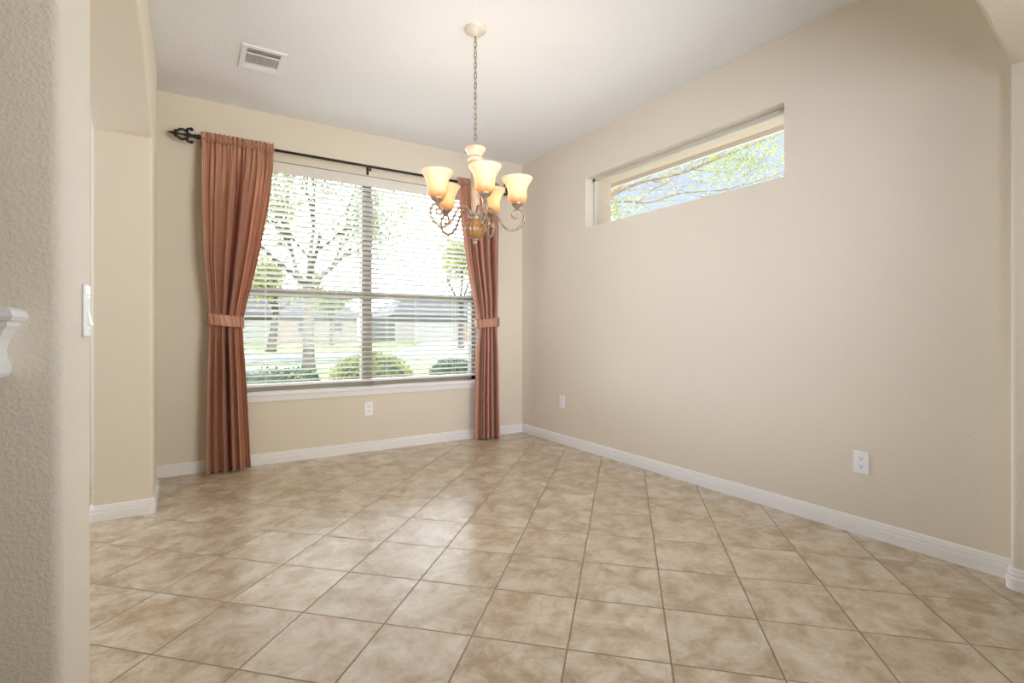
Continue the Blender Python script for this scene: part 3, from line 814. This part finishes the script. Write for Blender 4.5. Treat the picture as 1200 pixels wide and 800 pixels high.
# ------------------------------------------------------------------ outdoors
GZ = -0.30
struct(MB().box((-90, 0.3, GZ - 0.2), (120, 140, GZ)), 'lawn', M['lawn'])
struct(MB().box((-90, 13.8, GZ), (120, 15.4, GZ + 0.03)), 'sidewalk', M['concrete'])
struct(MB().box((-90, 19, GZ), (120, 27, GZ + 0.02)), 'street', M['street'])
b = MB(); b.quad((8.5, 27, GZ + 0.03), (22, 27, GZ + 0.03), (30, 50, GZ + 0.03), (20, 50, GZ + 0.03))
b.quad((5.5, 2, GZ + 0.03), (10.5, 2, GZ + 0.03), (12.5, 19, GZ + 0.03), (7.5, 19, GZ + 0.03))
o = struct(b, 'driveway', M['concrete']); sd = o.modifiers.new('thickness', 'SOLIDIFY'); sd.thickness = 0.05
struct(MB().box((0.31, -30, GZ - 0.2), (60, 0.3, GZ)), 'side_yard', M['bounce_ground'])  # unseen ground, made pale to bounce light up into the side window recess

def grow(tb, tips, p, d, ln, r, depth, rng, spread=0.55, up=0.08):
    n = 4; pts = [p]; q = p.copy(); dd = d.copy()
    for i in range(n):
        dd = (dd + Vector((rng.uniform(-1, 1), rng.uniform(-1, 1), rng.uniform(-1, 1) + up)) * 0.16).normalized()
        q = q + dd * ln / n; pts.append(q.copy())
    tb.tube(pts, [r * (1 - 0.38 * i / n) for i in range(n + 1)], 7 if r > 0.03 else 5, caps=False)
    if depth <= 2: tips += pts[1:]
    if depth == 0: return
    for k in range(rng.choice((2, 3, 3))):
        axis = Vector((rng.uniform(-1, 1), rng.uniform(-1, 1), rng.uniform(-0.5, 0.9)))
        nd = (dd + axis.normalized() * spread * rng.uniform(0.7, 1.5)).normalized()
        st = pts[rng.choice((2, 3, 4, 4))]
        grow(tb, tips, st, nd, ln * rng.uniform(0.62, 0.85), r * 0.56, depth - 1, rng, spread, up)
def leaves(tips, count, size, sp, rng):
    b = MB()
    for i in range(count):
        c = rng.choice(tips) + Vector((rng.gauss(0, sp), rng.gauss(0, sp), rng.gauss(0, sp)))
        n = Vector((rng.uniform(-1, 1), rng.uniform(-1, 1), rng.uniform(-1, 1)))
        n = n.normalized() if n.length > 0.01 else Vector((0, 0, 1))
        t = n.orthogonal().normalized(); u = n.cross(t); s = size * rng.uniform(0.6, 1.3)
        b.quad(c + t * s, c + u * s * 0.5, c - t * s, c - u * s * 0.5)
    return b
def tree(name, base, trunk_h, r, seed, label, nleaf, lsize, lm, depth=4, lean=(0, 0), sp=0.25, first=3, ln=2.0, group='trees in the front yards'):
    rng = random.Random(seed)
    root = empty(name, base, label, 'tree', group)
    tb = MB(); tips = []
    base = Vector(base); top = base + Vector((lean[0], lean[1], trunk_h))
    tb.tube([base - Vector((0, 0, 0.05)), base + Vector((lean[0] * 0.1, lean[1] * 0.1, 0.25)), base + (top - base) * 0.5, top], [r * 1.5, r * 1.05, r * 0.92, r * 0.85], 12)
    for k in range(first):
        a = 2 * pi * k / first + rng.uniform(-0.4, 0.4)
        d = Vector((cos(a) * 0.75, sin(a) * 0.75, 0.8)).normalized()
        grow(tb, tips, top - Vector((0, 0, 0.15)), d, ln, r * 0.55, depth, rng)
    grow(tb, tips, top - Vector((0, 0, 0.1)), Vector((0.1, 0.05, 1)).normalized(), ln * 0.9, r * 0.6, depth, rng)
    tb.build('trunk', M['bark'], root, smooth=True)
    leaves(tips, nleaf, lsize, sp, rng).build('foliage', lm, root)
    return root
tree('oak_tree', (0.50, 13.6, GZ), 2.9, 0.19, 11, 'large tree with a thick straight trunk just outside the front window', 12500, 0.07, M['leaf_oak'], depth=4, ln=2.2, first=4, sp=0.3)
tree('oak_tree', (1.6, 31.5, GZ), 2.6, 0.26, 5, 'slender forked tree across the street left of the thick trunk', 3000, 0.16, M['leaf_spring'], depth=3, lean=(0.35, 0), ln=1.7, sp=0.4)
tree('oak_tree', (14.5, 30.0, GZ), 3.4, 0.22, 31, 'bushy tree across the street at the right side of the window', 3800, 0.17, M['leaf_spring'], depth=3, ln=2.4, sp=0.45)
tree('oak_tree', (8.6, 45.0, GZ), 2.6, 0.2, 41, 'distant small tree in front of the houses, between the thick trunk and the mullion', 2200, 0.16, M['leaf_oak'], depth=3, ln=1.3, sp=0.35)

# tree by the side window: boughs reach to the right of the picture, past the pane
def side_tree():
    rng = random.Random(77)
    A = at(706, 246, 8.6)
    root = empty('yard_tree', (A.x, A.y, GZ), 'spring tree with yellow green leaves outside the high side window', 'tree')
    tb = MB(); tips = []
    base = Vector((A.x - 0.15, A.y + 0.35, GZ))
    tb.tube([base - Vector((0, 0, 0.1)), base + Vector((0.03, 0, 1.2)), base + (A - base) * 0.7, A, at(716, 226, 8.6), at(740, 206, 8.5)], [0.16, 0.12, 0.09, 0.06, 0.04, 0.025], 10)
    def limb(pix, r0, r1, sub=True):
        pts = catmull([at(*p) for p in pix], 5)
        n = len(pts); tb.tube(pts, [r0 + (r1 - r0) * i / (n - 1) for i in range(n)], 7)
        if sub:
            for i in range(4, n - 1, 2):
                d = (pts[i + 1] - pts[i]).normalized()
                nd = (d + Vector((rng.uniform(-1, 1), rng.uniform(-1, 1), rng.uniform(-0.6, 1.0))) * 0.9).normalized()
                grow(tb, tips, pts[i], nd, rng.uniform(0.35, 0.8), r1 * 0.8, 3, rng, 0.7)
        return pts
    P1 = limb([(706, 246, 8.6), (722, 226, 8.6), (748, 214, 8.5), (778, 208, 8.4), (810, 199, 8.3), (840, 186, 8.1), (880, 170, 8.0), (930, 150, 7.9)], 0.030, 0.008)
    P2 = limb([(710, 238, 8.6), (735, 236, 8.5), (762, 237, 8.3), (800, 226, 8.2), (850, 222, 8.0), (900, 208, 7.8), (950, 190, 7.7)], 0.016, 0.005)
    P3 = limb([(716, 226, 8.6), (728, 205, 8.7), (752, 185, 8.8), (785, 168, 8.9), (830, 150, 9.0)], 0.030, 0.007)
    P4 = limb([(745, 240, 8.4), (765, 222, 8.6), (785, 212, 8.7), (800, 190, 8.8)], 0.010, 0.004)
    tb.build('trunk', M['bark_warm'], root, smooth=True)
    b = leaves(tips, 3800, 0.021, 0.16, rng)
    for (px, py, t, cnt, sx) in ((860, 183, 8.0, 320, 0.22), (706, 252, 8.4, 520, 0.15), (835, 200, 8.2, 200, 0.22), (770, 205, 8.4, 90, 0.15), (905, 165, 8.0, 260, 0.30), (740, 240, 8.4, 110, 0.2), (890, 190, 8.2, 160, 0.28)):
        c = at(px, py, t)
        bb = leaves([c], cnt * 2, 0.026, sx, rng)
        n = len(b.v); b.v += bb.v; b.f += [tuple(n + i for i in f_) for f_ in bb.f]
    b.build('foliage', M['leaf_spring'], root)
side_tree()

def bush(name, c, rx, ry, rz, count, size, lm, label, seed, box=False, group='shrubs in the front bed'):
    rng = random.Random(seed)
    root = empty(name, (c[0], c[1], GZ), label, 'bush', group)
    core = MB().sphere((c[0], c[1], GZ + rz * 0.42), (rx * 0.86, ry * 0.86, rz * 0.5), 16, 10).build('branches', M['leaf_hedge'], root, smooth=True)
    b = MB()
    for i in range(count):
        a = rng.uniform(0, 2 * pi); t = math.acos(rng.uniform(-1, 1)); k = rng.uniform(0.88, 1.05)
        e_ = 0.5 if box else 1.0
        f_ = lambda v: abs(v) ** e_ * (1 if v > 0 else -1)
        p = Vector((c[0] + rx * k * f_(sin(t) * cos(a)), c[1] + ry * k * f_(sin(t) * sin(a)), GZ + rz * 0.5 + rz * 0.5 * k * f_(cos(t))))
        if p.z < GZ: p.z = GZ + 0.01
        n = Vector((rng.uniform(-1, 1), rng.uniform(-1, 1), rng.uniform(-0.2, 1))).normalized(); tt = n.orthogonal().normalized(); u = n.cross(tt); s = size * rng.uniform(0.7, 1.3)
        b.quad(p + tt * s, p + u * s * 0.55, p - tt * s, p - u * s * 0.55)
    b.build('foliage', lm, root)
hp = at(322, 440, 8.6)
bush('hedge', (hp.x - 0.35, hp.y, 0), 1.05, 0.45, 0.70, 2600, 0.035, M['leaf_hedge'], 'low blue green hedge outside the lower left of the window', 3, box=True)
hp = at(436, 430, 9.6)
bush('shrub', (hp.x, hp.y, 0), 0.75, 0.7, 0.92, 2600, 0.035, M['leaf_bush'], 'rounded yellow green shrub outside behind the window mullion', 4)
hp = at(532, 432, 11.5)
bush('shrub', (hp.x, hp.y, 0), 0.55, 0.5, 0.72, 1600, 0.035, M['leaf_hedge'], 'small dark shrub outside the lower right of the window', 5)

def house(x, y, w_, d_, eave, ridge, m, label, seed):
    root = empty('house', (x, y, GZ), label, 'house', 'houses across the street')
    MB().box((x - w_ / 2, y, GZ), (x + w_ / 2, y + d_, eave)).build('wall', m, root)
    b = MB(); o_ = 0.6
    a0, a1 = x - w_ / 2 - o_, x + w_ / 2 + o_
    v = [(a0, y - o_, eave), (a1, y - o_, eave), (a1, y + d_ + o_, eave), (a0, y + d_ + o_, eave), (x - w_ / 2 + 3, y + d_ / 2, ridge), (x + w_ / 2 - 3, y + d_ / 2, ridge)]
    b.v += v; b.f += [(0, 1, 5, 4), (1, 2, 5), (2, 3, 4, 5), (3, 0, 4), (0, 3, 2, 1)]
    b.build('roof', M['roof'], root)
    gx = x - w_ * 0.22
    g = MB().box((gx - 2.4, y - 0.06, GZ), (gx + 2.4, y + 0.02, GZ + 2.3)).build('garage_door', M['garage'], root)
    for wx in (x + w_ * 0.12, x + w_ * 0.34):
        f_ = MB().box((wx - 0.8, y - 0.05, GZ + 0.9), (wx + 0.8, y + 0.02, GZ + 2.4)).build('window', M['house_white'], root)
        MB().box((wx - 0.7, y - 0.07, GZ + 1.0), (wx + 0.7, y - 0.04, GZ + 2.3)).build('pane', M['dark_glass'], root)
    MB().box((x - 0.5, y - 0.05, GZ), (x + 0.5, y + 0.02, GZ + 2.1)).build('front_door', M['soffit_brown'], root)
house(25.0, 50, 17, 10, 2.7, 5.4, M['house_white'], 'pale brick house with grey roof across the street right of the mullion', 1)
house(6.0, 54, 15, 10, 2.7, 5.6, M['house_tan'], 'tan brick house across the street behind the thick trunk', 2)
house(-14.0, 52, 16, 10, 2.7, 5.4, M['house_white'], 'pale house across the street at the far left of the window', 3)
